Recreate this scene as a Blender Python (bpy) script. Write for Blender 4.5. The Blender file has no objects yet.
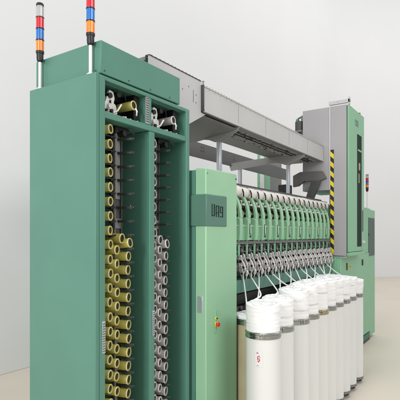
import bpy, math, random
from mathutils import Vector, Matrix
random.seed(7)
S = bpy.context.scene
COL = S.collection
PI = math.pi

# ------------------------------------------------------------------ materials
def mat(name, col, rough=0.5, metal=0.0, var=0.06, scale=6.0, bump=0.0, bscale=60, coat=0.0, trans=0.0, emit=None, sss=0.0, streak=None):
    m = bpy.data.materials.new(name); m.use_nodes = True
    nt = m.node_tree; N = nt.nodes; L = nt.links
    b = N['Principled BSDF']
    b.inputs['Roughness'].default_value = rough
    b.inputs['Metallic'].default_value = metal
    b.inputs['Coat Weight'].default_value = coat
    b.inputs['Transmission Weight'].default_value = trans
    if sss:
        b.inputs['Subsurface Weight'].default_value = sss
        b.inputs['Subsurface Radius'].default_value = (0.02, 0.02, 0.02)
        b.inputs['Subsurface Scale'].default_value = 1.0
    tc = N.new('ShaderNodeTexCoord')
    mp = N.new('ShaderNodeMapping')
    if streak: mp.inputs['Scale'].default_value = streak
    L.new(tc.outputs['Object'], mp.inputs['Vector'])
    n = N.new('ShaderNodeTexNoise'); n.inputs['Scale'].default_value = scale; n.inputs['Detail'].default_value = 5
    L.new(mp.outputs['Vector'], n.inputs['Vector'])
    mr = N.new('ShaderNodeMapRange')
    mr.inputs['From Min'].default_value = 0.3; mr.inputs['From Max'].default_value = 0.7
    mr.inputs['To Min'].default_value = 1 - var; mr.inputs['To Max'].default_value = 1 + var
    L.new(n.outputs['Fac'], mr.inputs['Value'])
    mx = N.new('ShaderNodeVectorMath'); mx.operation = 'SCALE'
    mx.inputs[0].default_value = col[:3]
    L.new(mr.outputs['Result'], mx.inputs['Scale'])
    L.new(mx.outputs['Vector'], b.inputs['Base Color'])
    mr2 = N.new('ShaderNodeMapRange')
    mr2.inputs['To Min'].default_value = max(0.02, rough - 0.07); mr2.inputs['To Max'].default_value = min(1, rough + 0.07)
    L.new(n.outputs['Fac'], mr2.inputs['Value']); L.new(mr2.outputs['Result'], b.inputs['Roughness'])
    if bump:
        n2 = N.new('ShaderNodeTexNoise'); n2.inputs['Scale'].default_value = bscale; n2.inputs['Detail'].default_value = 4
        L.new(mp.outputs['Vector'], n2.inputs['Vector'])
        bp = N.new('ShaderNodeBump'); bp.inputs['Strength'].default_value = bump; bp.inputs['Distance'].default_value = 0.004
        L.new(n2.outputs['Fac'], bp.inputs['Height']); L.new(bp.outputs['Normal'], b.inputs['Normal'])
    if emit:
        b.inputs['Emission Color'].default_value = (*emit[:3], 1); b.inputs['Emission Strength'].default_value = emit[3]
    return m

M = dict(
    teal=mat('teal_paint', (.095, .25, .19), .40, bump=.10, bscale=6, var=.04, scale=3),
    teal2=mat('teal_badge_paint', (.095, .215, .165), .45, bump=.04, bscale=220, var=.04, scale=3),
    green=mat('light_green_paint', (.325, .575, .37), .4, bump=.04, bscale=220, var=.035, scale=3),
    green2=mat('mid_green_paint', (.235, .50, .31), .42, bump=.04, bscale=220, var=.04, scale=3),
    bed=mat('bed_green_paint', (.10, .24, .18), .45, var=.08, scale=5),
    grey=mat('grey_paint', (.55, .545, .54), .42, bump=.04, bscale=200, var=.04, scale=3),
    grey2=mat('tower_grey_paint', (.40, .39, .40), .45, bump=.03, bscale=200, var=.04, scale=2),
    dgrey=mat('dark_grey_steel', (.065, .067, .067), .5, var=.12, scale=9),
    mgrey=mat('mid_grey_steel', (.20, .20, .20), .45, var=.1, scale=7),
    brk=mat('bracket_grey_paint', (.34, .335, .33), .45, var=.05, scale=4),
    peg=mat('peg_steel', (.028, .034, .032), .45, var=.1, scale=12),
    bgrey=mat('shaded_duct_bracket_grey', (.14, .138, .135), .5, var=.05, scale=4),  # dark grey carries the rear duct's shade; also colours the end bracket
    black=mat('black_plastic', (.012, .012, .013), .4, var=.2, scale=20),
    rubber=mat('dark_rubber', (.02, .02, .02), .7),
    steel=mat('brushed_steel', (.55, .55, .56), .28, metal=1, streak=(1, 1, 25), scale=8, var=.1),
    alu=mat('anodised_aluminium', (.55, .60, .64), .35, metal=.6, var=.05),
    cast=mat('pale_cast_metal', (.76, .73, .70), .38, metal=.2, var=.14, scale=40, bump=.15, bscale=120),
    pink=mat('beige_cast_metal', (.42, .37, .34), .35, metal=.5, var=.25, scale=60),
    yellow=mat('yellow_tube_plastic', (.46, .42, .105), .32, var=.09, scale=14, coat=.2),
    yrim=mat('yellow_rim_highlight', (.68, .61, .28), .3, var=.05),  # paler than the tube: edge highlight painted on the rim
    wtube=mat('grey_white_tube_plastic', (.43, .395, .375), .34, var=.09, scale=14, coat=.2),
    wrim=mat('white_plastic_rim_highlight', (.74, .72, .70), .3, var=.05),  # plain white parts; on tube rims a painted edge highlight
    can=mat('cream_can_plastic', (.80, .81, .79), .38, var=.05, scale=4, streak=(1, 1, .25), coat=.15, sss=.06),
    can2=mat('ivory_can_plastic', (.80, .805, .78), .38, var=.04, scale=3, streak=(1, 1, .25), coat=.15, sss=.06),
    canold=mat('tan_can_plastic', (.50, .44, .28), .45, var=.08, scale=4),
    band=mat('can_rim_steel', (.40, .42, .40), .22, metal=1, var=.2, scale=10, streak=(1, 1, 5)),
    brass=mat('can_rim_worn_brass', (.42, .36, .22), .3, metal=.8, var=.25, scale=20),
    cotton=mat('white_cotton_sliver', (.95, .95, .955), .95, bump=.45, bscale=45, var=.02, scale=12, sss=.5, streak=(1, 1, 5)),
    cream=mat('cream_package_cover', (.80, .77, .73), .5, var=.05),
    orange=mat('orange_lens', (.90, .24, .02), .2, coat=.5),
    blue=mat('blue_lens', (.01, .16, .52), .2, coat=.5),
    red=mat('red_lens', (.62, .012, .025), .2, coat=.5),
    clear=mat('clear_lens', (.62, .62, .60), .15, coat=.5, trans=.35),
    white=mat('white_paint', (.80, .80, .80), .45),
    hazy=mat('hazard_yellow', (.85, .68, .01), .45, var=.08),
    redp=mat('red_plastic', (.65, .02, .02), .35),
    ink=mat('dark_ink', (.004, .012, .010), .8),
    redink=mat('red_ink', (.55, .03, .03), .6),
    glass=mat('dark_green_window', (.003, .016, .009), .85),
    dwin=mat('teal_window', (.05, .11, .09), .5),
    floor=mat('beige_studio_floor', (.70, .645, .55), .6, var=.03, scale=1.2, bump=.02, bscale=80),
    wall=mat('light_grey_studio_wall', (.828, .830, .838), .85, var=.012, scale=.6),
)

# ------------------------------------------------------------------ mesh builder
class MB:
    def __init__(s): s.v = []; s.f = []; s.m = []; s.mats = []; s.cur = 0
    def use(s, key):
        if key not in s.mats: s.mats.append(key)
        s.cur = s.mats.index(key); return s
    def add(s, vs, fs):
        o = len(s.v); s.v += [tuple(p) for p in vs]
        s.f += [tuple(o + i for i in f) for f in fs]; s.m += [s.cur] * len(fs); return s
    def box(s, x0, x1, y0, y1, z0, z1, c=0.0):
        if c <= 0:
            return s.add([(x, y, z) for z in (z0, z1) for y in (y0, y1) for x in (x0, x1)],
                         [(0, 2, 3, 1), (4, 5, 7, 6), (0, 1, 5, 4), (1, 3, 7, 5), (3, 2, 6, 7), (2, 0, 4, 6)])
        # chamfered box
        X = (x0, x1); Y = (y0, y1); Z = (z0, z1); vs = []; idx = {}
        for i in (0, 1):
            for j in (0, 1):
                for k in (0, 1):
                    sx, sy, sz = (1 if i == 0 else -1), (1 if j == 0 else -1), (1 if k == 0 else -1)
                    for a, p in enumerate(((X[i], Y[j] + sy * c, Z[k] + sz * c), (X[i] + sx * c, Y[j], Z[k] + sz * c), (X[i] + sx * c, Y[j] + sy * c, Z[k]))):
                        idx[(i, j, k, a)] = len(vs); vs.append(p)
        F = []
        for i in (0, 1):
            q = [idx[(i, 0, 0, 0)], idx[(i, 1, 0, 0)], idx[(i, 1, 1, 0)], idx[(i, 0, 1, 0)]]; F.append(q if i else q[::-1])
            q = [idx[(0, i, 0, 1)], idx[(1, i, 0, 1)], idx[(1, i, 1, 1)], idx[(0, i, 1, 1)]]; F.append(q[::-1] if i else q)
            q = [idx[(0, 0, i, 2)], idx[(1, 0, i, 2)], idx[(1, 1, i, 2)], idx[(0, 1, i, 2)]]; F.append(q if i else q[::-1])
        for j in (0, 1):
            for k in (0, 1):
                q = [idx[(0, j, k, 1)], idx[(1, j, k, 1)], idx[(1, j, k, 2)], idx[(0, j, k, 2)]]; F.append(q if j != k else q[::-1])
                q = [idx[(j, 0, k, 0)], idx[(j, 1, k, 0)], idx[(j, 1, k, 2)], idx[(j, 0, k, 2)]]; F.append(q[::-1] if j != k else q)
                q = [idx[(j, k, 0, 0)], idx[(j, k, 1, 0)], idx[(j, k, 1, 1)], idx[(j, k, 0, 1)]]; F.append(q if j != k else q[::-1])
                for i in (0, 1):
                    q = [idx[(i, j, k, 0)], idx[(i, j, k, 1)], idx[(i, j, k, 2)]]
                    F.append(q if (i + j + k) % 2 == 1 else q[::-1])
        return s.add(vs, F)
    def prism(s, pts, axis, a0, a1):
        """pts: 2D polygon; axis 'x' -> pts are (y,z); 'y' -> (x,z); 'z' -> (x,y)"""
        def P(p, a): return {'x': (a, p[0], p[1]), 'y': (p[0], a, p[1]), 'z': (p[0], p[1], a)}[axis]
        n = len(pts); vs = [P(p, a0) for p in pts] + [P(p, a1) for p in pts]
        fs = [tuple(range(n))[::-1], tuple(range(n, 2 * n))] + [(i, (i + 1) % n, n + (i + 1) % n, n + i) for i in range(n)]
        return s.add(vs, fs)
    def lathe(s, prof, c=(0, 0, 0), axis='z', n=24, caps=True):
        """prof: list of (r, h) along the axis"""
        def P(r, h, a):
            u, w = r * math.cos(a), r * math.sin(a)
            v = {'z': (u, w, h), 'y': (u, h, w), 'x': (h, u, w)}[axis]
            return (c[0] + v[0], c[1] + v[1], c[2] + v[2])
        vs = []; fs = []
        for r, h in prof: vs += [P(r, h, 2 * PI * i / n) for i in range(n)]
        for k in range(len(prof) - 1):
            for i in range(n):
                j = (i + 1) % n; fs.append((k * n + i, k * n + j, (k + 1) * n + j, (k + 1) * n + i))
        if caps:
            fs.append(tuple(range(n))[::-1]); k = (len(prof) - 1) * n; fs.append(tuple(k + i for i in range(n)))
        return s.add(vs, fs)
    def cyl(s, c, r, h0, h1, axis='z', n=20): return s.lathe([(r, h0), (r, h1)], c, axis, n)
    def tube(s, pts, r, n=8, closed=False, r1=None):
        pts = [Vector(p) for p in pts]; m = len(pts); vs = []; fs = []
        up = Vector((0.13, 0.21, 0.97)).normalized()
        for i, p in enumerate(pts):
            a = pts[(i - 1) % m] if (closed or i > 0) else p; b = pts[(i + 1) % m] if (closed or i < m - 1) else p
            t = (b - a).normalized(); u = t.cross(up)
            if u.length < 1e-3: u = t.cross(Vector((1, 0, 0)))
            u.normalize(); w = u.cross(t)
            rr = r if r1 is None else r + (r1 - r) * i / (m - 1)
            vs += [p + (u * math.cos(2 * PI * k / n) + w * math.sin(2 * PI * k / n)) * rr for k in range(n)]
        for i in range(m if closed else m - 1):
            j = (i + 1) % m
            for k in range(n):
                l = (k + 1) % n; fs.append((i * n + k, i * n + l, j * n + l, j * n + k))
        if not closed: fs += [tuple(range(n))[::-1], tuple((m - 1) * n + k for k in range(n))]
        return s.add(vs, fs)
    def build(s, name, mt, parent=None, origin=None, bevel=0, smooth=True):
        me = bpy.data.meshes.new(name)
        off = Vector(origin) if origin is not None else (Vector(parent['_o']) if parent is not None and '_o' in parent else Vector((0, 0, 0)))
        me.from_pydata([tuple(Vector(v) - off) for v in s.v], [], s.f)
        keys = s.mats if s.mats else [mt]
        for k in keys: me.materials.append(M[k])
        if s.mats: me.polygons.foreach_set('material_index', s.m)
        import bmesh
        bm = bmesh.new(); bm.from_mesh(me); bmesh.ops.recalc_face_normals(bm, faces=bm.faces); bm.to_mesh(me); bm.free()
        if smooth:
            me.polygons.foreach_set('use_smooth', [True] * len(me.polygons)); me.set_sharp_from_angle(angle=math.radians(38))
        me.update()
        o = bpy.data.objects.new(name, me); COL.objects.link(o)
        if parent is not None: o.parent = parent; o['_o'] = tuple(off)
        elif origin is not None: o.location = off; o['_o'] = tuple(off)
        if parent is not None and parent.type == 'MESH': o.parent = parent
        if bevel:
            b = o.modifiers.new('bevel', 'BEVEL'); b.width = bevel; b.segments = 2; b.limit_method = 'ANGLE'; b.angle_limit = math.radians(40)
        return o

def tag(o, label=None, cat=None, group=None, kind=None):
    if label: o['label'] = label
    if cat: o['category'] = cat
    if group: o['group'] = group
    if kind: o['kind'] = kind
    return o
def thing(name, loc, label, cat, group=None):
    o = bpy.data.objects.new(name, None); COL.objects.link(o); o.location = loc; o['_o'] = tuple(loc)
    o.empty_display_size = .1
    return tag(o, label, cat, group)
def kids(o): return [c for c in bpy.data.objects if c.parent == o]
def copy_tree(o, parent=None):
    c = o.copy(); COL.objects.link(c)
    if parent is not None: c.parent = parent
    for k in kids(o): copy_tree(k, c)
    return c
ORD = ['topmost', 'second', 'third', 'fourth', 'fifth', 'sixth', 'seventh', 'eighth', 'ninth', 'tenth', 'eleventh', 'twelfth', 'thirteenth', 'fourteenth',
       'fifteenth', 'sixteenth', 'seventeenth', 'eighteenth', 'nineteenth', 'twentieth', 'twenty-first', 'twenty-second', 'twenty-third', 'twenty-fourth']

# ------------------------------------------------------------------ the setting
fl = MB().box(-14, 23, -14, 5.6, -.2, 0).build('floor', 'floor', smooth=False); tag(fl, 'beige studio floor under the machine', kind='structure')
def wall():
    m = MB(); R = 5.0; YW, XW = 5.03, 20.8; rc = .001
    path = [(-14, YW)] + [(XW - R + R * math.sin(a), YW - R + R * math.cos(a)) for a in [PI / 2 * i / 24 for i in range(25)]] + [(XW, -14)]
    nrm = [(0, -1)] + [(-math.sin(a), -math.cos(a)) for a in [PI / 2 * i / 24 for i in range(25)]] + [(-1, 0)]
    prof = [(rc - rc * math.sin(t), rc - rc * math.cos(t) + .003) for t in [PI / 2 * i / 8 for i in range(9)]] + [(0, 15), (-.3, 15), (-.3, 0)]
    vs = []; fs = []; k = len(prof)
    for (x, y), (nx, ny) in zip(path, nrm): vs += [(x + nx * d, y + ny * d, z) for d, z in prof]
    for i in range(len(path) - 1):
        for j in range(k - 1): fs.append((i * k + j, i * k + j + 1, (i + 1) * k + j + 1, (i + 1) * k + j))
    m.add(vs, fs); return m
w = wall().build('wall', 'wall'); tag(w, 'plain pale grey studio wall behind the machine', kind='structure')

# ------------------------------------------------------------------ tube storage cabinet
X0, X1, Y0, Y1, HC = 1.7225, 2.620, 1.849, 2.437, 2.6
cab = thing('storage_cabinet', (2.17, 2.14, 0), 'tall dark green cabinet with two open bays of plastic tubes', 'cabinet')
m = MB().box(X0, X0 + .03, Y0, Y1, .02, HC, .004); m.build('end_panel', 'teal', cab)
MB().box(X0 + .031, X1 - .001, Y1 - .022, Y1 - .002, .02, HC - .004).build('back_panel', 'teal', cab)
m = MB().box(X0 + .031, X1 - .002, Y0 + .006, Y1 - .023, HC - .022, HC - .001); m.build('roof_panel', 'teal', cab)
MB().box(X0 + .031, 1.798, Y0, Y0 + .05, .02, HC - .004, .004).build('door_stile', 'teal', cab)
MB().box(2.184, 2.234, Y0 + .002, Y1 - .024, .02, 2.362, .003).build('divider', 'teal', cab)
MB().box(2.579, X1, Y0 - .001, Y1 - .001, .02, HC - .003, .004).build('side_panel', 'teal', cab)
MB().box(1.799, 2.578, Y0 + .001, Y0 + .05, 2.578, HC - .023, .002).build('header', 'teal', cab)
MB().box(1.76, 2.578, Y0 + .002, Y1 - .024, 2.364, 2.40, .003).build('shelf', 'teal', cab)
MB().box(1.799, 2.578, Y0 + .004, Y1 - .03, .05, .30).build('plinth', 'teal', cab)
# dark recess shadow gap strip + roof box
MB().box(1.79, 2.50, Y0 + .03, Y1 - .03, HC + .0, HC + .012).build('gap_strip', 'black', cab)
bx = MB().box(1.773, 2.519, Y0 + .010, Y1 + .004, HC + .012, 2.797, .004).build('top_box', 'teal', cab)
m = MB()
for x in (1.80, 2.0, 2.2, 2.4): m.cyl((x, Y0 + .010, 2.63), .005, -.003, .001, 'y', 10)
m.cyl((1.7715, 1.90, 2.63), .005, -.002, .002, 'x', 10); m.cyl((1.7715, 2.39, 2.63), .005, -.002, .002, 'x', 10)
m.build('screws', 'dgrey', bx)
# small centre divider of the top compartment, with perforated plate
dv = MB().box(2.150, 2.204, Y0 + .004, Y1 - .03, 2.401, 2.577, .002).build('divider', 'teal', cab)
m = MB().box(2.146, 2.176, Y0 + .001, Y0 + .0035, 2.405, 2.572)
pp = m.build('perforated_plate', 'grey2', cab)
m = MB()
for i in range(11):
    for j in range(2): m.cyl((2.154 + j * .013, Y0 + .0008, 2.418 + i * .0145), .0042, -.002, .0, 'y', 8)
m.build('holes', 'black', pp)
for xx, z0, z1 in ((1.7835, 1.035, 1.215), (2.218, 1.055, 1.215)):
    p = MB().box(xx - .011, xx + .012, Y0 - .003, Y0 - .0005 + .001, z0, z1, .0008).build('perforated_plate', 'alu', cab)
    m = MB()
    for i in range(12):
        for j in (-1, 1): m.box(xx + j * .0055 - .003, xx + j * .0055 + .003, Y0 - .0038, Y0 - .0029, z0 + .009 + i * (z1 - z0 - .014) / 12, z0 + .016 + i * (z1 - z0 - .014) / 12)
    m.build('holes', 'dgrey', p)

hold = None
for x_, z_ in ((1.875, 2.283), (2.285, 2.271)):
    for i in range(22):
        if hold is None:
            g = MB().box(-.072, .068, 0, .17, -.0035, .0035, .001).box(-.072, -.060, -.006, .16, .004, .020, .001).box(.02, .032, -.004, .02, -.012, -.004, .001)
            hold = g.build('tube_holder', 'black', cab, origin=(0, 0, 0)); o = hold
        else:
            o = hold.copy(); COL.objects.link(o)
        o.parent = cab; o.location = (x_ - 2.17 - (.0 if x_ < 2 else .0), 1.905 - 2.14, z_ - i * .0835)
# conveyors: rails, pegs
TP = .0835
def bay(xa, xb, xc, xr0, xr1, plate):
    rl = MB(); rl.box(xr0, xr1, 1.955, 1.985, .05, 2.36, .002)
    rl.box(xr1 - .006, xr1 + .004, 1.945, 1.9545, .05, 2.36)
    r = rl.build('guide_rail', 'dgrey', cab)
    MB().box(xr0 + .006, xr1 - .012, 1.948, 1.954, 1.92, 2.33, .001).build('cover_plate', plate, r)
    m = MB(); m.box(xr0 + .004, xr0 + .012, 1.951, 1.9545, .25, 1.85)
    for i in range(0, 9): m.box(xr0 + .002, xr1 - .008, 1.946, 1.9545, 1.74 + .0 - i * .18, 1.80 - i * .18)
    m.build('clip', 'mgrey', r)
    # side chain between front column and stile
    m = MB()
    for i in range(44):
        z = 2.34 - i * TP / 2; m.box(xa - .040, xa - .031, 1.93, 1.96, z, z + .03)
    m.build('chain', 'black', cab)
    m = MB(); m.box(xa - .045, xa + .03, 2.06, 2.075, .05, 2.36); m.build('guide_rail', 'black', cab)
for bx_ in (1.98, 2.39):
    m = MB().box(bx_ - .02, bx_ + .10, 1.93, 2.10, 2.325, 2.362, .004).cyl((bx_ + .03, 1.90, 2.32), .018, 0, .12, 'y', 16).tube([(bx_ + .05, 1.89, 2.35), (bx_ + .08, 1.88, 2.32), (bx_ + .11, 1.89, 2.33)], .006, 8)
    m.build('shelf_gear', 'black', cab)
MB().box(1.80, 2.032, 2.082, 2.12, .06, 2.36, .002).build('shade_backing', 'black', cab)  # black sheet added so the gaps between tubes look shaded
MB().box(2.236, 2.40, 2.082, 2.12, .06, 2.36, .002).build('shade_backing', 'black', cab)  # same added dark sheet for the right bay
bay(1.857, 1.913, 2.022, 1.970, 2.030, 'mgrey')
bay(2.262, 2.318, 2.400, 2.345, 2.395, 'dgrey')
pegp = None
def peg(x, z, y0, y1):
    global pegp
    if pegp is None:
        g = MB(); g.cyl((0, 0, 0), .0050, 0, .112, 'y', 10); g.lathe([(.003, -.004), (.0075, 0), (.0075, .008), (.005, .010)], (0, 0, 0), 'y', 12)
        g.box(-.012, .012, .006, .11, -.0105, .0055, .002)
        pegp = g.build('peg', 'peg', cab, origin=(0, 0, 0)); o = pegp
    else:
        o = pegp.copy(); COL.objects.link(o)
    o.parent = cab; o.location = (x - 2.17, y0 - 2.14, z); o.rotation_euler = (.03, 0, .26)
for b, (xc,) in enumerate(((2.030,), (2.402,))):
    for i in range(23): peg(xc, 2.285 - i * TP - (0 if b == 0 else .012), 1.848 if b == 0 else 1.860, 1.96)

# tubes (each one a thing)
YAW = .30
tb = {}
def tube_obj(kind, loc, label, group, tilt=0, roll=0, yaw=0, r=.0305, L=.165):
    key = (kind, r, L)
    if key not in tb:
        g = MB(); t = .0075
        # body and rim in one thing: body mesh + rim part
        g.lathe([(r - .003, 0.007), (r - .0018, .012), (r - .0018, L * .5), (r - .003, L - .012), (r - .003, L - .007)], (0, 0, 0), 'y', 28, caps=False)
        g.lathe([(r - t + .0012, .004), (r - t + .0012, L)], (0, 0, 0), 'y', 28, caps=False)
        g.lathe([(r - .003, L - .007), (r, L - .006), (r, L), (r - t, L)], (0, 0, 0), 'y', 28, caps=False)
        g.lathe([(r - t, .004), (r - t, .0005), (r - t * .75, 0), (r - .0035, 0)], (0, 0, 0), 'y', 28, caps=False)
        rim = MB().lathe([(r - .0035, .0002), (r - .003, -.0015), (r - .001, -.001), (r + .0003, .001), (r + .0003, .006), (r - .003, .0075)], (0, 0, 0), 'y', 28, caps=False)
        tb[key] = (g.build('textile_tube', 'yellow' if kind == 'y' else 'wtube', None, origin=(0, 0, 0)), rim.build('rim', 'yrim' if kind == 'y' else 'wrim', None, origin=(0, 0, 0)))
        o, rm = tb[key]; rm.parent = o
        MB().lathe([(r - t + .0006, .006), (r - t + .0006, L - .012)], (0, 0, 0), 'y', 20).build('hole_shade', 'black', None, origin=(0, 0, 0)).parent = o  # black plug added so the tube's hollow looks shaded
    else:
        o = copy_tree(tb[key][0])
    o.location = loc; o.rotation_euler = (tilt, roll, yaw)
    return tag(o, label, 'textile tube', group)
for b, (xa, xb, xc, kind, cn, ys) in enumerate(((1.857, 1.915, 2.030, 'y', 'yellow', 1.868), (2.262, 2.320, 2.402, 'w', 'greyish white', 1.872))):
    bn = 'left bay' if b == 0 else 'right bay'
    dz = 0 if b == 0 else -.012
    for i in range(22):
        z = 2.312 - i * TP + dz
        r_ = lambda s: random.uniform(-s, s)
        tube_obj(kind, (xa + r_(.0015), ys + r_(.004), z + r_(.002)), f'{cn} tube, {ORD[i]} from the top in the front-left column of the {bn}', f'{cn} tubes in the front-left column', r_(.025), r_(3), YAW + r_(.05), r=.0275)
    for i in range(15):
        z = 2.312 - (i + 8) * TP + dz - .030
        tube_obj(kind, (xb + r_(.0015), ys + .004 + r_(.004), z - .0 + r_(.002)), f'{cn} tube, {ORD[i]} from the top in the middle column of the {bn}', f'{cn} tubes in the middle column', r_(.025), r_(3), YAW + r_(.05), r=.0275)
    for i in range(14):
        z = 2.285 - (i + 9) * TP + dz + .0365 
        tube_obj(kind, (xc - .008 + r_(.001), ys + .012 + r_(.003), z), f'{cn} tube, {ORD[i]} from the top in the right column of the {bn}', f'{cn} tubes in the right column', r_(.015), r_(3), YAW + r_(.02))
    z = 2.285 - 8 * TP + dz + .040
    tube_obj(kind, (xc - .010, ys - .002, z - .004), f'{cn} tube tipped over atop the right column of the {bn}', None, -.22, 1, YAW - .25)
    tube_obj(kind, (xc - .062, ys + .014, z + .022), f'{cn} tube lying atop the middle column of the {bn}', None, .1, 1, YAW)

# loader mechanisms in the top compartment
def loader(dx, dz, tubekind, lab):
    ld = MB()
    body = [(1.835, 2.402), (1.905, 2.402), (1.925, 2.425), (1.914, 2.468), (1.900, 2.476), (1.906, 2.502), (1.897, 2.535), (1.872, 2.541), (1.862, 2.512), (1.851, 2.488), (1.838, 2.455)]
    ld.prism([(x + dx, z + dz) for x, z in body], 'y', 1.905, 1.925)
    ld.prism([(x + dx + .012, z + dz) for x, z in body[:6] + [(1.885, 2.515), (1.858, 2.50)] + body[9:]], 'y', 1.975, 1.990)
    ld.v = [(1.835 + dx + .006 + (v[0] - 1.835 - dx) * 1.22, v[1], 2.402 + dz + (v[2] - 2.402 - dz) * 1.10) for v in ld.v]
    ld.box(1.90 + dx, 1.97 + dx, 1.93, 1.95, 2.402 + dz, 2.425 + dz, .004).prism([(1.93 + dx, 2.425 + dz), (1.965 + dx, 2.425 + dz), (1.95 + dx, 2.47 + dz), (1.935 + dx, 2.48 + dz)], 'y', 1.93, 1.945)
    p = ld.build('loader_bracket', 'cast', cab, bevel=.002)
    a = MB(); a.box(1.842 + dx, 1.925 + dx, 1.885, 1.904, 2.402 + dz, 2.414 + dz, .002); a.cyl((1.872 + dx, 1.886, 2.455 + dz), .014, 0, .1, 'y', 18)
    a.tube([(1.90 + dx, 1.89, 2.42 + dz), (1.925 + dx, 1.88, 2.435 + dz), (1.945 + dx, 1.875, 2.468 + dz), (1.950 + dx, 1.873, 2.476 + dz)], .006, 10)
    a.box(1.90 + dx, 1.93 + dx, 1.898, 1.903, 2.40 + dz, 2.43 + dz)
    a.build('lever', 'cast', p)
    k = MB(); k.cyl((1.885 + dx, 1.895, 2.52 + dz), .016, 0, .05, 'y', 18); k.cyl((1.853 + dx, 1.895, 2.428 + dz), .008, -.004, .05, 'y', 14); k.cyl((1.893 + dx, 1.895, 2.432 + dz), .010, -.004, .05, 'y', 14)
    k.box(1.882 + dx, 1.890 + dx, 1.896, 1.904, 2.462 + dz, 2.492 + dz); k.box(1.86 + dx, 1.905 + dx, 1.897, 1.9045, 2.416 + dz, 2.421 + dz)
    k.build('knob', 'black', p)
    c = MB(); c.tube([(2.070 + dx, 1.868, 2.482 + dz), (2.076 + dx, 1.862, 2.46 + dz), (2.070 + dx, 1.862, 2.435 + dz)], .006, 10); c.cyl((2.05 + dx, 1.93, 2.515 + dz), .008, 0, .15, 'y', 12)
    c.build('clamp_finger', 'cast', p)
    h = MB(); h.box(1.82 + dx, 2.138 + dx, 2.06, 2.30, 2.405 + dz, 2.574, .01).box(2.09 + dx, 2.138 + dx, 1.90, 2.059, 2.405, 2.574, .004)  # black back boxes, enlarged to fill and darken the compartment
    for q in range(5): h.tube([(1.90 + dx + q * .045, 2.04, 2.57), (1.91 + dx + q * .045, 2.0 - .02 * (q % 3), 2.50), (1.93 + dx + q * .04, 2.03, 2.42)], .006, 8)
    h.box(1.97 + dx, 2.07 + dx, 1.95, 2.0, 2.405 + dz, 2.44 + dz, .006); h.cyl((1.96 + dx, 1.90, 2.545 + dz), .018, 0, .16, 'y', 18); h.box(1.90 + dx, 2.10 + dx, 1.99, 2.03, 2.53 + dz, 2.565 + dz, .003)
    h.tube([(2.0 + dx, 1.9, 2.56 + dz), (2.04 + dx, 1.92, 2.53 + dz), (2.09 + dx, 1.99, 2.44 + dz), (2.12 + dx, 2.0, 2.41 + dz)], .005, 8)
    h.cyl((2.05 + dx, 1.98, 2.44 + dz), .03, 0, .06, 'y', 20)
    h.build('dark_filler_gear', 'black', p)
    s = MB()
    for i in (0, 1, 3, 6):
        s.box(1.955 + dx + i * .021, 1.963 + dx + i * .021, 1.862, 1.875 + .004 * (i % 2), 2.4005, 2.407 + .004 * (i % 3), .001)
    s.build('fastener', 'wrim', p)
    tube_obj(tubekind, (2.055 + dx, 1.868, 2.497 + dz), lab, None, -.05, 0, .12, r=.029, L=.15)
loader(0, 0, 'y', 'yellow tube gripped by the loader in the top left compartment')
loader(.402, -.006, 'w', 'greyish white tube gripped by the loader in the top right compartment')

# ------------------------------------------------------------------ signal lights
def signal(loc, label, hp, segs, r=.0235, hs=.070):
    t = thing('signal_light', loc, label, 'signal light', 'signal light towers on the cabinets')
    x, y, z = loc
    MB().cyl((x, y, z), .0095, 0, hp, 'z', 16).lathe([(.022, 0), (.022, .004), (.012, .012)], (x, y, z), 'z', 20).build('pole', 'white', t)
    zz = z + hp
    MB().lathe([(.010, -.02), (.019, -.012), (.021, .004), (.021, .03), (r + .001, .034), (r + .001, .044)], (x, y, zz), 'z', 24).build('base', 'black', t)
    zz += .044
    for c in segs:
        pr = [(r, .003)]
        for k in range(7): pr += [(r + .0007, .006 + k * .0085), (r - .0005, .0105 + k * .0085)]
        pr += [(r, hs - .004), (r - .002, hs - .003), (r - .002, hs)]
        o = MB().lathe([(r - .002, 0)] + pr, (x, y, zz), 'z', 28).build('lens', c, t); o['label'] = {'orange': 'orange lens', 'blue': 'blue lens', 'red': 'red lens', 'clear': 'clear lens'}[c]
        MB().lathe([(r + .0016, -.002), (r + .0016, .003)], (x, y, zz), 'z', 28).build('ring', 'black' if c != 'clear' else 'dgrey', o)
        zz += hs
    MB().lathe([(r, 0), (r, .012), (r - .004, .018)], (x, y, zz), 'z', 24).build('cap', 'black', t)
signal((1.747, 2.366, 2.601), 'whole four-colour signal tower at the rear corner of the dark green cabinet', .188, ('orange', 'blue', 'red', 'clear'), hs=.0705)
signal((1.747, 1.915, 2.601), 'signal tower cut off by the photo top, at the dark cabinet front corner', .186, ('orange', 'blue', 'red', 'clear'), hs=.0705)
signal((7.62, 1.81, 2.131), 'small far signal tower on the end cabinet beyond the tall grey tower', .30, ('orange', 'blue', 'red', 'clear'), hs=.05)

# ------------------------------------------------------------------ control cabinet (light green with badge)
CX0, CX1, CY = 2.652, 3.102, 1.729
cc = thing('control_cabinet', (2.88, 2.0, 0), 'light green column cabinet with dark badge beside the open bays', 'cabinet')
MB().box(CX0, CX1, CY, 1.823, .03, 2.178, .007).build('door', 'green', cc)
MB().box(CX0 + .004, CX1 - .003, 1.826, 2.30, .03, 2.170, .004).build('body', 'teal', cc)
bd = MB().box(CX0 - .006, 2.935, CY - .007, 1.870, 1.762, 1.992, .006).build('badge', 'teal2', cc)
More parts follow.
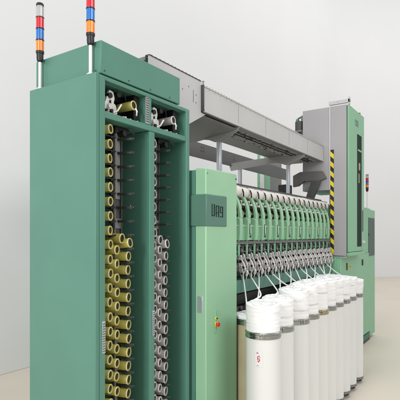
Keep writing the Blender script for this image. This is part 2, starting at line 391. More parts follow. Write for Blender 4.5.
# lettering (condensed logo glyphs made of strokes), 20 px zoom crop -> metres
m = MB(); gx, gz, sx, sz = 2.7169, 1.8805, 0.0007087, 0.000395
def st(x0, x1, y0, y1): m.box(gx + (x0 - 80) * sx, gx + (x1 - 80) * sx, CY - .0095, CY - .0071, gz + (191 - y1) * sz, gz + (191 - y0) * sz)
for s_ in ((80, 92, 80, 302), (122, 138, 80, 286), (92.5, 130, 286.5, 302), (160, 222, 102, 116), (160, 173, 116.5, 315), (206, 221, 116.5, 315), (173.5, 205.5, 228, 243), (242, 284, 114, 128), (284.5, 300, 114, 315), (242, 254, 128.5, 234), (254.5, 284, 220, 234), (242, 284, 298, 312)): st(*s_)
m.build('lettering', 'ink', bd)
ho = MB().box(CX0 - .004, CX0 + .004, CY + .030, CY + .072, 1.145, 1.262, .002).build('handle_plate', 'alu', cc)
sw = MB().box(2.762, 2.788, CY - .008, CY + .001, .985, 1.150, .003); sw = sw.build('switch_plate', 'green2', cc)
MB().cyl((2.775, CY, 1.048), .013, -.028, -.008, 'y', 20).lathe([(.015, -.034), (.017, -.028), (.012, -.024)], (2.775, CY, 1.048), 'y', 20).build('stop_button', 'redp', sw)
MB().cyl((2.775, CY, 1.048), .019, -.012, -.0075, 'y', 20).cyl((2.775, CY, 1.092), .011, -.014, -.0075, 'y', 16).build('button_ring', 'hazy', sw)
MB().cyl((2.775, CY, 1.092), .006, -.020, -.0135, 'y', 16).build('key_switch', 'black', sw)
MB().cyl((CX1 - .02, CY, 2.14), .006, -.006, .002, 'y', 14).cyl((CX0 + .02, CY, 2.14), .004, -.003, .002, 'y', 14).build('door_bolt', 'dgrey', cc)

# ------------------------------------------------------------------ spinning machine
sm = thing('spinning_machine', (4.6, 2.5, 0), 'long green spinning frame with a row of upright housings behind the cans', 'spinning machine')
UP = .1485; UX = 3.400; NU = 17; XR = 5.895
MB().box(3.105, XR, 2.02, 2.75, .06, 1.86).build('core', 'bed', sm)
MB().box(3.105, XR, 2.22, 2.60, 1.861, 1.99).build('upper_core', 'dgrey', sm)
MB().box(3.105, XR, 1.835, 1.87, 1.205, 1.315, .004).build('front_beam', 'bed', sm)
MB().box(3.105, XR, 1.871, 2.019, 1.300, 1.312).build('tray', 'bed', sm)
MB().box(3.105, XR, 1.90, 2.019, 1.08, 1.19, .01).build('lower_duct', 'black', sm)
m = MB(); m.box(3.105, XR, 2.0, 2.019, .2, 1.05)
m.build('lower_panel', 'black', sm)
m = MB()
for i in range(NU + 1):
    x = UX + (i - .5) * UP; m.box(x - .012, x + .012, 1.93, 1.999, .9, 1.079); m.cyl((x + .05, 1.915, 1.05), .02, 0, .08, 'y', 12)
m.build('lower_fittings', 'mgrey', sm)
# rails above
MB().box(3.105, XR, 1.99, 2.03, 2.150, 2.172, .003).build('top_rail', 'dgrey', sm)
MB().box(3.105, XR, 1.915, 1.935, 2.128, 2.140, .002).build('top_rail', 'mgrey', sm)
m = MB()
for z, y, r in ((1.638, 1.875, .007), (1.60, 1.90, .006), (1.555, 1.885, .005), (1.50, 1.88, .006), (1.43, 1.865, .007)): m.cyl((0, y, z), r, 3.105, XR, 'x', 10)
m.box(3.105, XR, 1.86, 1.868, 1.622, 1.632)
m.build('shaft', 'mgrey', sm)
MB().box(3.105, XR, 1.965, 2.0185, 1.33, 1.64).build('draft_backing', 'dgrey', sm)
m = MB(); m.box(3.105, XR, 1.8605, 1.8635, 1.778, 1.7815)
m.build('trim_line', 'wrim', sm)
def unit_proto():
    # everything relative to x=0, world y/z
    h = MB()
    # bright front fin (bulging profile)
    prof = [(1.856, 1.652), (1.848, 1.70), (1.846, 1.80), (1.849, 1.88), (1.858, 1.94), (1.874, 1.99), (1.898, 2.035), (1.93, 2.06), (1.96, 2.06), (1.93, 2.03), (1.897, 1.98), (1.880, 1.92), (1.874, 1.83)]
    low = [(1.856, 1.652), (1.848, 1.70), (1.846, 1.80), (1.8475, 1.84), (1.87, 1.855), (1.99, 1.855), (1.99, 1.652)]
    prof = [(1.8475, 1.8405)] + prof[3:]
    h.prism(low, 'x', -.033, .022); h.prism(prof, 'x', -.022, .018)
    h.box(-.010, .010, 1.93, 1.99, 1.80, 2.05)
    h.prism([(1.87, 1.655), (1.87, 1.72), (1.90, 1.78), (1.93, 1.80), (1.93, 1.655)], 'x', .050, .062)
    h.prism([(1.885, 1.90), (1.875, 1.95), (1.905, 2.02), (1.945, 2.04), (1.945, 1.90)], 'x', .040, .052)
    u = h.build('spinning_unit', 'green', sm, origin=(0, 0, 0), bevel=.005)
    d = MB()
    d.use('green2').box(-.073, -.0335, 1.880, 1.99, 1.652, 1.80, .002).box(.0225, .073, 1.884, 1.99, 1.652, 1.80, .002)
    d.use('bed').box(-.074, .074, 1.991, 2.018, 1.80, 2.06)
    d.use('green2').box(.030, .050, 1.90, 1.99, 1.80, 1.86, .003).prism([(1.885, 1.86), (1.88, 1.90), (1.90, 1.93), (1.96, 1.93), (1.96, 1.86)], 'x', -.066, -.052)
    d.use('cast').box(-.070, -.040, 1.90, 1.95, 1.985, 2.01, .003).cyl((.058, 1.885, 1.855), .008, 0, .07, 'y', 12).box(.030, .066, 1.90, 1.94, 1.955, 1.963, .001)
    d.use('wrim').cyl((-.055, 1.875, 1.972), .010, 0, .04, 'y', 14)
    d.use('black').box(.028, .070, 1.93, 1.985, 1.88, 2.03, .003)
    d.use('dgrey').box(-.068, -.034, 1.90, 1.954, 1.83, 1.90, .004).box(.022, .060, 1.905, 1.954, 1.84, 1.87, .003).box(.024, .038, 1.89, 1.954, 1.93, 2.01, .003)
    d.use('black').cyl((.040, 1.885, 1.985), .014, 0, .06, 'y', 16).cyl((-.052, 1.885, 1.95), .012, 0, .06, 'y', 14).box(-.066, -.036, 1.905, 1.954, 1.70 + .11, 1.83)
    d.box(.03, .058, 1.893, 1.95, 1.70, 1.735)
    d.use('cast').cyl((.045, 1.88, 1.945), .009, 0, .06, 'y', 14).box(.028, .045, 1.885, 1.954, 1.885, 1.905, .002)
    d.use('redp').cyl((.034, 1.886, 1.918), .006, 0, .05, 'y', 12)
    d.use('wrim').tube([(.05, 1.90, 1.87), (.045, 1.875, 1.90), (.030, 1.88, 1.96)], .0025, 6).box(-.062, -.045, 1.897, 1.93, 1.91, 1.925, .002)
    d.build('yarn_sensor', None, u, origin=(0, 0, 0))
    p = MB()
    p.lathe([(.020, -.062), (.042, -.062), (.047, -.056), (.048, .044), (.044, .060), (.020, .062)], (0.0, 1.925, 2.085), 'x', 28)
    p.build('yarn_package', 'cream', u, origin=(0, 0, 0))
    k = MB(); k.cyl((0, 1.925, 2.085), .018, -.072, .072, 'x', 14)
    k.prism([(1.860, 2.035), (1.862, 2.075), (1.874, 2.105), (1.884, 2.105), (1.872, 2.07), (1.872, 2.035)], 'x', .064, .069)
    k.build('package_arm', 'black', u, origin=(0, 0, 0))
    b = MB()
    b.use('green2').box(-.016, .012, 1.872, 1.884, 1.475, 1.651, .002)
    b.use('dgrey').box(-.066, -.022, 1.89, 1.96, 1.53, 1.63, .004).cyl((.045, 1.872, 1.565), .022, 0, .09, 'y', 18).box(.020, .070, 1.90, 1.96, 1.43, 1.52, .004)
    b.use('steel').cyl((.045, 1.868, 1.565), .009, 0, .01, 'y', 12).cyl((0, 1.865, 1.49), .011, -.06, .06, 'x', 14).cyl((0, 1.90, 1.61), .009, -.06, .06, 'x', 12)
    b.use('mgrey').cyl((-.044, 1.875, 1.515), .016, 0, .06, 'y', 14)
    b.build('draft_head', None, u, origin=(0, 0, 0))
    a = MB()
    a.use('cast').prism([(1.865, 1.525), (1.845, 1.53), (1.835, 1.485), (1.815, 1.455), (1.800, 1.41), (1.815, 1.385), (1.826, 1.36), (1.822, 1.335), (1.835, 1.33), (1.85, 1.37), (1.862, 1.41), (1.866, 1.46)], 'x', -.026, -.004)
    a.prism([(1.862, 1.54), (1.850, 1.53), (1.842, 1.49), (1.825, 1.46), (1.815, 1.43), (1.822, 1.40), (1.838, 1.385), (1.85, 1.41), (1.86, 1.44), (1.866, 1.49)], 'x', .046, .060)
    a.tube([(.053, 1.83, 1.43), (.050, 1.815, 1.39), (.046, 1.825, 1.35), (.046, 1.83, 1.32)], .0045, 8)
    a.use('steel').cyl((.053, 1.835, 1.45), .007, -.012, .012, 'x', 12).cyl((-.015, 1.812, 1.40), .006, -.016, .02, 'x', 12).tube([(-.03, 1.85, 1.52), (-.01, 1.83, 1.50), (.03, 1.835, 1.47), (.05, 1.845, 1.50)], .004, 8)
    a.use('pink').prism([(1.87, 1.50), (1.85, 1.495), (1.838, 1.45), (1.83, 1.40), (1.845, 1.375), (1.87, 1.40)], 'x', .016, .034)
    a.box(-.052, -.034, 1.84, 1.875, 1.39, 1.46, .003)
    a.use('wrim').prism([(1.812, 1.40), (1.800, 1.375), (1.812, 1.345), (1.822, 1.35), (1.818, 1.378), (1.826, 1.398)], 'x', .018, .038)
    a.cyl((-.02, 1.826, 1.322), .007, -.012, .012, 'z', 10)
    a.tube([(-.046, 1.83, 1.45), (-.05, 1.815, 1.41), (-.036, 1.812, 1.375), (-.03, 1.82, 1.345)], .004, 8)
    a.use('black').cyl((0, 1.818, 1.425), .011, -.034, .020, 'x', 16).cyl((0, 1.833, 1.372), .008, -.033, .040, 'x', 14).cyl((0, 1.845, 1.475), .012, -.032, .04, 'x', 14)
    a.build('draft_arm', None, u, origin=(0, 0, 0))
    return u
up = unit_proto()
units = []
for i in range(NU):
    o = up if i == 0 else copy_tree(up, sm)
    o.location = (UX + i * UP - 4.6, -2.5, 0); units.append(o)
    for c in kids(o):
        if c.name.startswith('yarn_package'): c.location = (0, random.uniform(-.004, .004), random.uniform(-.003, .003))
        if c.name.startswith('draft_arm'): c.location = (random.uniform(-.003, .003), random.uniform(-.004, .004), random.uniform(-.005, .005))
        if c.name.startswith('yarn_sensor'): c.location = (0, random.uniform(-.004, .002), random.uniform(-.006, .006))
    if i % 2 == 1:
        x = UX + i * UP
        f = MB().box(x - .006, x + .014, 1.842, 1.8475, 1.705, 1.80, .001).cyl((x + .004, 1.845, 1.688), .009, -.006, .001, 'y', 14)
        f.build('window_frame', 'black', o, origin=(x, 0, 0)).location = (0, 0, 0)
        MB().box(x - .001, x + .009, 1.840, 1.8425, 1.712, 1.793).build('window', 'white', o, origin=(x, 0, 0))

# ------------------------------------------------------------------ overhead duct
du = thing('overhead_duct', (4.4, 2.5, 0), 'long pale grey overhead duct carried on posts above the spinning frame', 'duct')
DY0, DY1 = 1.965, 2.46
def duct(x0, x1, y0, y1, z0, z1, nm, mt='grey'):
    m = MB()
    m.box(x0, x1, y0, y0 + .012, z0, z1, .002)
    m.box(x0, x1, y0 - .008, y0 - .0005, z0, z0 + .018, .001)
    m.box(x0, x1, y0 - .006, y0 + .02, z1 + .0005, z1 + .009, .001)
    return m.build(nm, mt, du)
fr = duct(2.985, 5.895, DY0, DY1, 2.685, 2.885, 'front_panel')
m = MB()
m.box(3.0, 5.88, DY0 - .003, DY0 + .004, 2.8942, 2.8952)
x = 3.02
while x < 5.86:
    m.box(x, x + .010, DY0 - .004, DY0 + .006, 2.8945, 2.8985); x += .045
m.build('screw_row', 'dgrey', fr)
m = MB()
for x in (3.55, 4.12, 4.72, 5.30): m.box(x, x + .002, DY0 - .0015, DY0 + .001, 2.71, 2.88)
x = 3.06
while x < 5.88:
    m.cyl((x, DY0, 2.873), .003, -.002, .001, 'y', 8); x += .09
m.build('seam', 'mgrey', fr)
MB().box(2.986, 5.895, DY1 - .012, DY1, 2.685, 2.885).build('rear_panel', 'grey', du)
MB().box(2.986, 5.895, DY0 + .013, DY1 - .013, 2.873, 2.885).build('top_panel', 'mgrey', du)
MB().box(2.972, 2.984, DY0 - .006, DY1, 2.69, 2.90, .002).build('end_cap', 'dgrey', du)
MB().tube([(2.978, DY0 + .0, 2.895), (2.978, DY0 - .002, 2.925), (2.985, DY0 + .015, 2.935), (2.99, DY0 + .02, 2.90)], .006, 10).build('hook', 'steel', du)
# perforated underside
m = MB()
m.use('mgrey').box(2.99, 5.89, DY0 + .013, DY0 + .07, 2.688, 2.700).box(2.99, 5.89, DY1 - .20, DY1 - .013, 2.688, 2.700)
m.use('dgrey').box(2.99, 5.89, DY0 + .071, DY1 - .201, 2.702, 2.71)
m.use('grey')
rr = random.Random(3)
for k in range(200):
    xx = rr.uniform(3.64, 5.84); yy = rr.uniform(DY0 + .075, DY0 + .27)
    m.use(rr.choice(['grey', 'dgrey', 'black', 'grey'])).box(xx, xx + rr.uniform(.008, .02), yy, yy + rr.uniform(.012, .02), 2.680 + rr.uniform(0, .005), 2.6875)
m.use('grey')
x = 3.62
while x < 5.85:
    m.box(x, x + .009, DY0 + .071, DY1 - .201, 2.688, 2.698); 
    for yy in (DY0 + .10, DY0 + .15, DY0 + .20): m.box(x + .011, x + .03, yy, yy + .018, 2.690, 2.697)
    x += .043
m.build('perforated_underside', None, du)
m = MB()
for yy, zz_ in ((DY0 + .12, 2.680), (DY0 + .17, 2.678)): m.cyl((0, yy, zz_), .006, 3.62, 5.80, 'x', 8)
m.build('cable', 'rubber', du)
# rear mirror duct, its shade put into a darker grey
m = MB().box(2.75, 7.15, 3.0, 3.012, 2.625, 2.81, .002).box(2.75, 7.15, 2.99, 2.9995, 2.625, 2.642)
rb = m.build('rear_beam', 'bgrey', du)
m = MB()
for x in (3.4, 4.15, 4.5, 4.55, 5.3, 5.9): m.cyl((x, 3.0, 2.72), .008, -.006, .001, 'y', 8).cyl((x, 3.0, 2.76), .006, -.006, .001, 'y', 8)
m.build('screw', 'dgrey', rb)
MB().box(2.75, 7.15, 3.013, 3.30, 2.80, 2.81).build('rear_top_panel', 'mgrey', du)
# brackets and posts
def bracket(x, rear=True):
    pts = [(DY0 + .0, 2.684), (DY0 + .012, 2.660), (2.165, 2.575), (2.225, 2.572), (2.29, 2.60), (2.36, 2.612), (DY1 + .03, 2.60), (3.0, 2.56), (3.02, 2.62), (3.02, 2.66), (2.75, 2.675), (DY1 + .05, 2.684)]
    m = MB().prism(pts, 'x', x - .004, x + .004)
    m.box(x - .0035, x + .05, DY0, 2.135, 2.6845, 2.6865)
    fl_ = MB()
    a = Vector((DY0 + .01, 2.660)); b = Vector((2.165, 2.573))
    # flange along front sloping edge
    m.prism([(a.x, a.y - .002), (b.x, b.y - .002), (b.x, b.y - .007), (a.x, a.y - .007)], 'x', x - .004, x + .012)
    p = m.build('bracket', 'brk', du)
    g = MB().cyl((x + .03, 2.160, 0), .0, 0, 0) if False else MB()
    g.box(x + .005, x + .045, 2.175, 2.215, 2.0, 2.66, .004)
    g.build('post', 'alu', du)
    if rear:
        MB().box(x + .005, x + .05, 2.86, 2.90, .1, 2.60, .004).build('post', 'alu', du)
    return p
bracket(3.57); bracket(5.22); 
# transition plate between the storage cabinet and the front duct
m = MB().prism([(2.30, 2.902), (2.971, 2.902), (2.971, 2.700), (3.02, 2.695), (3.06, 2.66), (2.70, 2.515), (2.624, 2.50), (2.624, 2.40), (2.30, 2.65)], 'y', 2.005, 2.015)
m = MB().prism([(2.335, 2.925), (2.97, 2.925), (2.971, 2.68), (3.04, 2.678), (2.66, 2.475), (2.55, 2.60), (2.335, 2.60)], 'y', 1.985, 1.995)
tp = m.build('transition_plate', 'grey', du)
m = MB().box(2.335, 2.97, 1.982, 2.02, 2.9255, 2.933)
x = 2.36
while x < 2.95:
    m.box(x, x + .010, 1.984, 1.994, 2.9335, 2.937); x += .045
m.build('top_strip', 'dgrey', tp)
m = MB()
m.box(2.862, 2.866, 1.9835, 1.9855, 2.735, 2.83)
for x, z in ((2.80, 2.84), (2.90, 2.80), (2.90, 2.74), (2.72, 2.80)): m.cyl((x, 1.985, z), .004, -.003, .001, 'y', 8)
m.build('seam', 'dgrey', tp)
MB().box(2.335, 2.97, 2.0205, 2.45, 2.90, 2.925).build('top_panel', 'mgrey', du)
# dark flared plate behind the transition
m = MB()
for i in range(14):
    a0, a1 = i / 14, (i + 1) / 14
    def pt(a): 
        y = 2.46 - a * .46
        return y, 2.685 - .14 * math.sin(a * PI * .5) * 0 - .0
m.prism([(1.997, 2.67), (2.02, 2.655), (2.46, 2.60), (2.75, 2.615), (2.75, 2.63), (2.46, 2.66)], 'x', 2.9, 3.58)
m.build('hopper_plate', 'mgrey', du)

# dark gear near the tower end
m = MB().prism([(2.373, 2.515), (2.271, 2.561), (1.965, 2.551), (1.912, 2.454), (2.02, 2.422), (2.214, 2.435), (2.3, 2.372), (2.373, 2.363)], 'x', 5.84, 5.89)
m.build('end_bracket', 'bgrey', du)
m = MB().prism([(2.096, 2.424), (1.972, 2.416), (2.082, 2.156), (2.18, 2.187)], 'x', 5.80, 5.835)
m.build('slanted_strut', 'dgrey', du)

# ------------------------------------------------------------------ tall tower
TX, TY0, TY1 = 5.90, 1.629, 1.884
tw = thing('service_tower', (6.3, 2.0, 1.42), 'tall grey and light green tower with yellow and black edge stripe', 'service tower')
MB().box(TX, 6.66, TY0 + .032, TY1 - .012, 1.425, 3.405, .005).build('body', 'grey2', tw)
MB().box(TX + .003, 6.65, TY1 + .002, 2.258, 2.30, 3.405, .004).build('rear_housing', 'grey2', tw)
MB().box(TX - .004, TX + .02, TY1 - .011, TY1 + .001, 2.30, 3.42, .002).build('edge_strip', 'wrim', tw)
MB().box(TX - .004, TX + .02, TY1 - .011, TY1 + .001, 1.425, 2.299, .002).build('edge_strip', 'mgrey', tw)
dr = MB().box(TX + .006, 6.675, TY0, TY0 + .024, 1.475, 3.40, .004).build('front_door', 'green2', tw)
MB().box(TX + .012, 6.66, TY0 + .0245, TY0 + .0315, 1.44, 3.39).build('seam_shade', 'rubber', tw)  # thin dark strip standing in for shading in the door seam
MB().box(TX + .002, 6.67, TY0 - .02, TY0 + .03, 1.425, 1.470, .006).build('bottom_lip', 'green2', tw)
wd = MB().box(6.30, 6.525, TY0 - .003, TY0 - .0005, 1.54, 3.09, .001).build('slot_window', 'glass', dr)
m = MB().use('green2').box(6.527, 6.545, TY0 - .006, TY0 - .0005, 1.50, 3.11).box(6.33, 6.506, TY0 - .006, TY0 - .0032, 2.86, 2.885)
m.use('brass').box(6.37, 6.44, TY0 - .006, TY0 - .0035, 2.60, 2.70).box(6.36, 6.40, TY0 - .006, TY0 - .0035, 2.42, 2.55)
m.use('dwin').box(6.57, 6.62, TY0 - .004, TY0 - .0005, 1.75, 2.05)
m.build('window_trim', None, dr)
m = MB(); m.box(6.20, 6.36, TY0 - .003, TY0 - .0005, 3.19, 3.21).box(6.27, 6.36, TY0 - .003, TY0 - .0005, 3.21, 3.27).box(6.20, 6.25, TY0 - .003, TY0 - .0005, 3.23, 3.27)
m.build('badge', 'bed', dr)
MB().cyl((6.6, TY0, 1.60), .02, -.03, 0, 'y', 16).build('handle', 'cast', dr)
# hazard stripe: L strip on left face near rear edge
hz = MB(); n = 22; z0, z1 = 1.44, 2.83; dz = (z1 - z0) / n
hb = MB().box(TX - .0035, TX - .0005, 1.825, 1.871, z0, z1).build('hazard_strip', 'black', tw)
m = MB()
for i in range(0, n, 2):
    a = z0 + i * dz
    m.add([(TX - .0038, 1.826, a), (TX - .0038, 1.870, a + dz * .7), (TX - .0038, 1.870, min(z1, a + dz * 1.7)), (TX - .0038, 1.826, a + dz),
           (TX - .0050, 1.826, a), (TX - .0050, 1.870, a + dz * .7), (TX - .0050, 1.870, min(z1, a + dz * 1.7)), (TX - .0050, 1.826, a + dz)],
          [(0, 1, 2, 3), (4, 7, 6, 5), (0, 4, 5, 1), (1, 5, 6, 2), (2, 6, 7, 3), (3, 7, 4, 0)])
m.build('yellow_stripes', 'hazy', hb)
MB().tube([(TX - .012, TY1 + .004, 1.72), (TX - .012, TY1 + .012, 1.50), (TX - .012, TY1 - .01, 1.408), (TX - .012, TY0 + .03, 1.408)], .007, 10).build('guard_rail', 'alu', tw)
# top rail bracket
m = MB(); m.box(TX - .002, TX + .035, TY0 - .01, TY1 + .01, 3.425, 3.475, .004).box(TX - .002, TX + .03, TY0 - .01, TY0 + .012, 3.40, 3.50, .003).cyl((TX - .003, 1.77, 3.46), .012, -.004, .002, 'x', 14)
m.build('top_bracket', 'grey', tw)
m = MB().box(6.45, 6.62, 1.70, 1.80, 3.407, 3.45, .004).cyl((6.6, 1.68, 3.40), .02, .0, .05, 'z', 12); m.build('roof_fitting', 'dgrey', tw)
# blower gear at the rear top
m = MB(); m.use('dgrey').cyl((5.97, 2.33, 3.14), .06, 0, .14, 'z', 20).box(5.93, 6.02, 2.26, 2.30, 3.05, 3.10, .004).cyl((5.97, 2.33, 3.03), .035, 0, .1, 'z', 16)
m.use('bed').tube([(5.97, 2.33, 3.28), (5.97, 2.35, 3.33), (5.97, 2.30, 3.345), (5.97, 2.24, 3.34)], .015, 10).cyl((5.97, 2.36, 3.28), .022, 0, .04, 'z', 14)
m.use('mgrey').cyl((5.97, 2.33, 3.15), .07, -.02, .0, 'z', 20).box(5.95, 5.99, 2.262, 2.30, 3.1, 3.36, .003)
m.build('blower', None, tw)

# ------------------------------------------------------------------ end cabinet
ec = thing('end_cabinet', (6.9, 2.2, 0), 'light green end cabinet on a black plinth past the last can', 'cabinet')
EY = 1.735
MB().box(5.90, 7.42, EY, 2.9, .16, 1.418, .006).build('body', 'green2', ec)
MB().box(6.72, 7.42, EY + .012, 2.9, 1.419, 2.13, .005).build('upper_body', 'green2', ec)
MB().box(5.90, 6.718, 1.90, 2.9, 1.419, 2.10, .005).build('rear_body', 'green2', ec)
MB().box(7.423, 7.60, EY + .02, 2.9, .14, 2.13, .006).build('side_panel', 'green2', ec)
MB().box(7.603, 7.96, EY + .03, 2.9, .05, 2.115, .006).build('rear_side_panel', 'green2', ec)
MB().box(7.46, 7.599, EY + .014, EY + .0195, 1.36, 1.98, .002).box(7.44, 7.60, EY + .0, EY + .019, 1.7, 1.72).box(7.603, 7.90, EY + .022, EY + .0295, 1.36, 1.98, .002).build('window', 'dwin', ec)
pl = MB().box(5.92, 7.60, EY + .03, 2.88, 0, .139).build('plinth', 'black', ec)
m = MB()
for i in range(16): m.box(6.9 + i * .042, 6.925 + i * .042, EY + .02, EY + .0295, .05, .13)
m.build('vent', 'bed', pl)
m = MB().use('black').box(6.16, 6.175, EY - .012, EY - .0005, 1.22, 1.32, .002).box(6.98, 7.03, EY - .012, EY - .0005, 1.24, 1.33, .004)
m.use('hazy').cyl((6.25, EY, 1.265), .018, -.02, -.0005, 'y', 16)
m.use('redp').cyl((6.25, EY, 1.265), .010, -.03, -.019, 'y', 16)
m.build('controls', None, ec)
m = MB().box(5.885, 5.898, EY + .05, 2.0, .16, 1.415); m.build('end_skin', 'green2', ec)
# light green column and grey board seen through the gap
fc = thing('rear_column', (7.4, 3.5, 0), 'slim light green column with grey board seen under the duct', 'column')
MB().box(7.20, 7.42, 3.45, 3.60, 0, 3.15, .004).build('post', 'green2', fc)
MB().box(7.425, 7.95, 3.46, 3.50, 0, 3.13, .003).build('board', 'mgrey', fc)
MB().box(7.19, 7.1985, 3.46, 3.54, 0, 3.15).build('edge_strip', 'white', fc)
# dark drive box on the frame top behind the packages
MB().box(5.62, 5.78, 2.36, 2.50, 1.99, 2.38, .01).build('drive_box', 'black', sm)

# ------------------------------------------------------------------ sliver cans
RC = .125; ZR = 1.03
def wob(a, ph, amp): return amp * (math.sin(2 * a + ph) + .6 * math.sin(5 * a + 2.1 * ph) + .35 * math.sin(9 * a + 3.7 * ph))
def can(x, y, i, label, group, mats=('can', 'band'), top=.175, lab=False):
    t = thing('sliver_can', (x, y, 0), label, 'can', group)
    body = MB()
    pr = [(RC - .010, .055), (RC - .004, .06), (RC - .003, .5), (RC - .004, .985), (RC - .004, 1.0), (RC - .012, 1.0), (RC - .012, .9)]
    body.lathe(pr, (x, y, 0), 'z', 56, caps=False); body.lathe([(RC - .012, .065), (.0, .065)], (x, y, 0), 'z', 56, caps=False)
    # vertical seam
    a = 3.9 + .4 * (i % 3)
    body.build('body', mats[0], t)
    b = MB().lathe([(RC - .0035, .985), (RC + .001, .987), (RC + .001, .999), (RC - .0015, 1.002), (RC - .0015, 1.012), (RC + .002, 1.016), (RC + .002, 1.026), (RC - .004, 1.031), (RC - .011, 1.028), (RC - .011, .99)], (x, y, 0), 'z', 56, caps=False)
    b = b.build('rim', mats[1], t)
    g = MB().lathe([(RC - .009, .044), (RC + .0005, .046), (RC + .0005, .072), (RC - .006, .074)], (x, y, 0), 'z', 48); g.build('base_ring', 'mgrey', t)
    for k in range(4):
        aa = .6 + k * PI / 2; cx, cy = x + .095 * math.cos(aa), y + .095 * math.sin(aa)
        MB().cyl((cx, cy, .021), .021, -.010, .010, 'x', 18).box(cx - .014, cx + .014, cy - .009, cy + .009, .030, .046).build('caster', 'black', t)
    if True:
        cl = MB(); aa = 3.52 + .7 * ((i * 37) % 5) / 5
        c_, s_ = math.cos(aa), math.sin(aa)
        for o in (-.012, .012):
            px, py = x + (RC + .002) * c_ - o * s_, y + (RC + .002) * s_ + o * c_
            cl.box(px - .004, px + .004, py - .004, py + .004, .99, 1.024, .001)
        cl.build('clip', 'steel', b)
    if lab:
        # paper label facing the camera, wrapped on the can
        def patch(m, a0, a1, z0, z1, r, n=6):
            vs = []; fs = []
            for rr_ in (r, r + .0008):
                for k in range(n + 1):
                    q = a0 + (a1 - a0) * k / n
                    vs += [(x + rr_ * math.cos(q), y + rr_ * math.sin(q), z0), (x + rr_ * math.cos(q), y + rr_ * math.sin(q), z1)]
            N_ = 2 * (n + 1)
            for k in range(n):
                fs.append((2 * k, 2 * k + 2, 2 * k + 3, 2 * k + 1)); fs.append((N_ + 2 * k, N_ + 2 * k + 1, N_ + 2 * k + 3, N_ + 2 * k + 2))
                fs.append((2 * k, N_ + 2 * k, N_ + 2 * k + 2, 2 * k + 2)); fs.append((2 * k + 1, 2 * k + 3, N_ + 2 * k + 3, N_ + 2 * k + 1))
            m.add(vs, fs)
        ac = lab
        p = MB(); patch(p, ac - .21, ac + .24, .800, .905, RC - .0030); lo = p.build('paper_label', 'white', t)
        q = MB()
        # "S"-like mark in strokes + small line of text above
        def s(a0, a1, z0, z1): patch(q, ac + a0, ac + a1, z0, z1, RC - .0020, 2)
        for st_ in ((-.005, .055, .872, .877), (-.03, -.005, .862, .872), (-.03, .03, .855, .860), (.03, .055, .842, .855), (-.02, .03, .838, .843), (-.03, -.01, .848, .853), (.0, .02, .833, .838), (.04, .06, .862, .867)): s(st_[0] * 1.7 - .02, st_[1] * 1.7 - .01, st_[2], st_[3])
        for k in range(5): s(-.11 + k * .022, -.11 + k * .022 + .015, .892, .899)
        for k in range(4): s(-.10 + k * .03, -.085 + k * .03, .808, .812)
        q.build('printing', 'redink', lo)
    return t
def coil(x, y, i, label, group, top, lean=(0, 0), strands=()):
    rr = random.Random(100 + i)
    m = MB()
    n = 48; ph = rr.uniform(0, 6)
    layers = 26; n = 64
    vs = []; fs = []
    z0 = ZR - .06; zt = ZR + top
    L = []
    for k in range(layers + 1):
        f = k / layers; z = z0 + (zt - z0) * f
        L.append((z, (RC - .0085) + .004 * f + (.0012 if k % 3 else -.0012)))
    L += [(zt + .004, RC - .009), (zt + .008, RC - .018), (zt + .010, RC - .04), (zt + .013, RC - .065), (zt + .006, .035), (zt - .004, .004)]
    tilt = rr.uniform(-.10, .10); ta = rr.uniform(0, 6)
    for k, (z, r) in enumerate(L):
        f = max(0, (z - ZR)) / max(top, .01); p2 = rr.uniform(0, 6); am = rr.uniform(.0006, .0018)
        for j in range(n):
            a = 2 * PI * j / n
            q = r + wob(a, ph + k * .12, .0012) + am * math.sin(3 * a + p2) + rr.uniform(-.0007, .0007)
            zj = z + wob(a, ph + 2 + k * .05, .003) * f + tilt * .5 * r * math.cos(a - ta) * f + .003 * f * math.sin(6 * a + k * .4) + rr.uniform(-.0008, .0008)
            vs.append((x + lean[0] * f + q * math.cos(a), y + lean[1] * f + q * math.sin(a), zj))
    for k in range(len(L) - 1):
        for j in range(n):
            l = (j + 1) % n; fs.append((k * n + j, k * n + l, (k + 1) * n + l, (k + 1) * n + j))
    fs.append(tuple((len(L) - 1) * n + j for j in range(n)))
    m.add(vs, fs)
    # a few looser turns of sliver lying in the surface
    for k in range(2):
        z = ZR + top * (.3 + .4 * k) + rr.uniform(-.015, .015); f = (z - ZR) / max(top, .01); p1 = rr.uniform(0, 6); a0 = rr.uniform(0, 6)
        pts = []
        for j in range(30):
            a = a0 + 1.4 * PI * j / 30
            r = RC - .0105 + .003 * f - .004 * (abs(j - 15) / 15) ** 3
            pts.append((x + lean[0] * f + r * math.cos(a), y + lean[1] * f + r * math.sin(a), z + .006 * math.sin(a + p1)))
        m.tube(pts, .0034, 6)
    for k in range(8):
        a0 = 2 * PI * k / 8 + rr.uniform(-.2, .2); rl = .050; pts = []
        cx, cy = x + lean[0] + .052 * math.cos(a0), y + lean[1] + .052 * math.sin(a0)
        for j in range(18):
            a = 2 * PI * j / 18
            pts.append((cx + rl * math.cos(a), cy + rl * math.sin(a), zt + .008 + .006 * math.sin(a + a0)))
        m.tube(pts, .0075, 8, closed=True)
    o = m.build('cotton_coil', 'cotton', None, origin=(x, y, ZR))
    tag(o, label, 'cotton coil', group)
    for (p0, p1, bend) in strands:
        p0, p1 = Vector(p0), Vector(p1); pts = []
        for k in range(15):
            f = k / 14
            # straight-ish drop from the guide, then a sagging curve onto the coil
            p = p0.lerp(p1, f); sg = math.sin(PI * f)
            pts.append((p.x + bend * sg + .0015 * math.sin(f * 9), p.y + (p1.y - p0.y) * .18 * sg, p.z - .05 * sg * (1 - f) - .02 * sg))
        MB().tube(pts, .0055, 8, r1=.0075).build('sliver_strand', 'cotton', o)
    return o

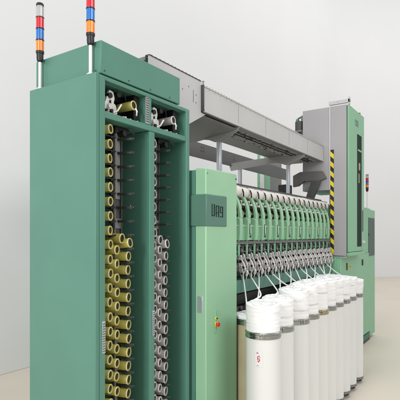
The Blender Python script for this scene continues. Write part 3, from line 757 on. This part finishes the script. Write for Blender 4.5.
FX = [2.869, 3.13, 3.473, 3.73, 3.993, 4.25, 4.507, 4.764, 5.021, 5.325]
FY = [1.388, 1.397, 1.402, 1.408, 1.413, 1.418, 1.422, 1.426, 1.430, 1.434]
FT = [.182, .19, .222, .236, .24, .235, .225, .215, .195, .150]
names = ['nearest can, with the small red-printed paper label', 'second can of the front row, half hidden by the nearest can', 'third can of the front row, wide and pale with a steel rim',
         'fourth can of the front row, left of the brass-rimmed can', 'can with the worn brass-coloured rim in the front row', 'can just right of the brass-rimmed can in the front row',
         'fourth can from the far end of the front row', 'third can from the far end of the front row', 'can next to the farthest can of the front row', 'farthest can of the front row, showing its casters on the floor']
unit_x = [UX + i * UP for i in range(NU)]
def strand(i, tx, ty, tz, bend=0): return ((unit_x[i] - .02, 1.822, 1.325), (tx, ty, tz), bend)
rs = random.Random(5)
RX = [3.245 + .27 * i for i in range(9)]
fs_ = {0: [1], 1: [3], 2: [4], 3: [6], 4: [9], 5: [11], 6: [13], 7: [], 8: [15], 9: []}
rs_ = {0: [0, 2], 1: [], 2: [5], 3: [7], 4: [8], 5: [10], 6: [12], 7: [14], 8: [16]}
import itertools
for i in range(10):
    mt = ('can', 'band')
    if i in (3, 5): mt = ('can2', 'band')
    if i == 0: mt = ('can2', 'band')
    if i == 4: mt = ('can2', 'brass')
    can(FX[i], FY[i], i, 'white sliver ' + names[i], 'sliver cans in the front row', mt, lab=(3.33 if i == 0 else False))
    zt = ZR + FT[i]
    st_ = [strand(u, FX[i] + rs.uniform(-.07, .05), FY[i] + .04 + rs.uniform(0, .06), zt + .014, rs.uniform(-.05, .05)) for u in fs_[i]]
    coil(FX[i], FY[i], i, 'cotton coil in the ' + names[i].replace(', showing its casters on the floor', '').replace(', with the small red-printed paper label', '').replace(', half hidden by the nearest can', '').replace(', wide and pale with a steel rim', ''), 'cotton coils in the front row', FT[i], (rs.uniform(-.008, .008), rs.uniform(-.008, .008)), st_)
for i in range(9):
    o_ = ['nearest', 'second', 'third', 'fourth', 'fifth', 'sixth', 'seventh', 'eighth', 'farthest'][i]
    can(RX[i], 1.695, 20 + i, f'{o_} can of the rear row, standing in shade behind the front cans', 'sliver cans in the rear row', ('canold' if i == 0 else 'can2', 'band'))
    tp_ = [.02, .05, .06, .10, .15, .17, .16, .18, .17][i]
    st_ = [strand(u, RX[i] + rs.uniform(-.05, .04), 1.695 + rs.uniform(0, .05), ZR + tp_ + .012, rs.uniform(-.04, .04)) for u in rs_[i]]
    coil(RX[i], 1.695, 20 + i, f'white cotton coil in the {o_} can of the rear row', 'cotton coils in the rear row', tp_, (0, 0), st_)

for o in bpy.data.objects:
    if '_o' in o: del o['_o']

# ------------------------------------------------------------------ camera
cam = bpy.data.cameras.new('camera'); co = bpy.data.objects.new('camera', cam); COL.objects.link(co)
co.location = (0, 0, 1.7); co.rotation_euler = (PI / 2, 0, math.radians(33.867 - 90))
cam.sensor_width = 36; cam.lens = 447 / 400 * 36; cam.shift_y = 35 / 400; cam.clip_end = 200; cam.clip_start = .05
S.camera = co

# ------------------------------------------------------------------ light
W = bpy.data.worlds.new('World'); S.world = W; W.use_nodes = True
bg = W.node_tree.nodes['Background']; bg.inputs['Color'].default_value = (1, 1, 1, 1); bg.inputs['Strength'].default_value = .485
def area(name, loc, tgt, size, power, col=(1, 1, 1)):
    l = bpy.data.lights.new(name, 'AREA'); l.shape = 'RECTANGLE'; l.size, l.size_y = size; l.energy = power; l.color = col
    o = bpy.data.objects.new(name, l); COL.objects.link(o); o.location = loc
    o.rotation_euler = (Vector(tgt) - Vector(loc)).to_track_quat('-Z', 'Y').to_euler()
area('key_softbox', (1.5, -3.2, 5.0), (4.0, 1.6, 1.2), (3, 2.2), 135)
area('side_softbox', (-3.6, 1.2, 3.4), (2.5, 1.8, 1.6), (1.0, 3.0), 185)
area('backdrop_fill_lamp', (6.0, .5, 11.5), (7.0, 5.0, 4.0), (26, 3), 540)  # unseen lamp added to brighten the back wall
area('end_wall_fill_lamp', (13.5, -4.5, 12.5), (22, 0, 4.0), (9, 5), 210)  # another unseen lamp, added to lift the end wall

S.view_settings.view_transform = 'Standard'; S.view_settings.look = 'None'; S.view_settings.exposure = 0.08; S.view_settings.gamma = 1
S.render.engine = 'CYCLES'
S.render.resolution_x = 1024; S.render.resolution_y = 1024
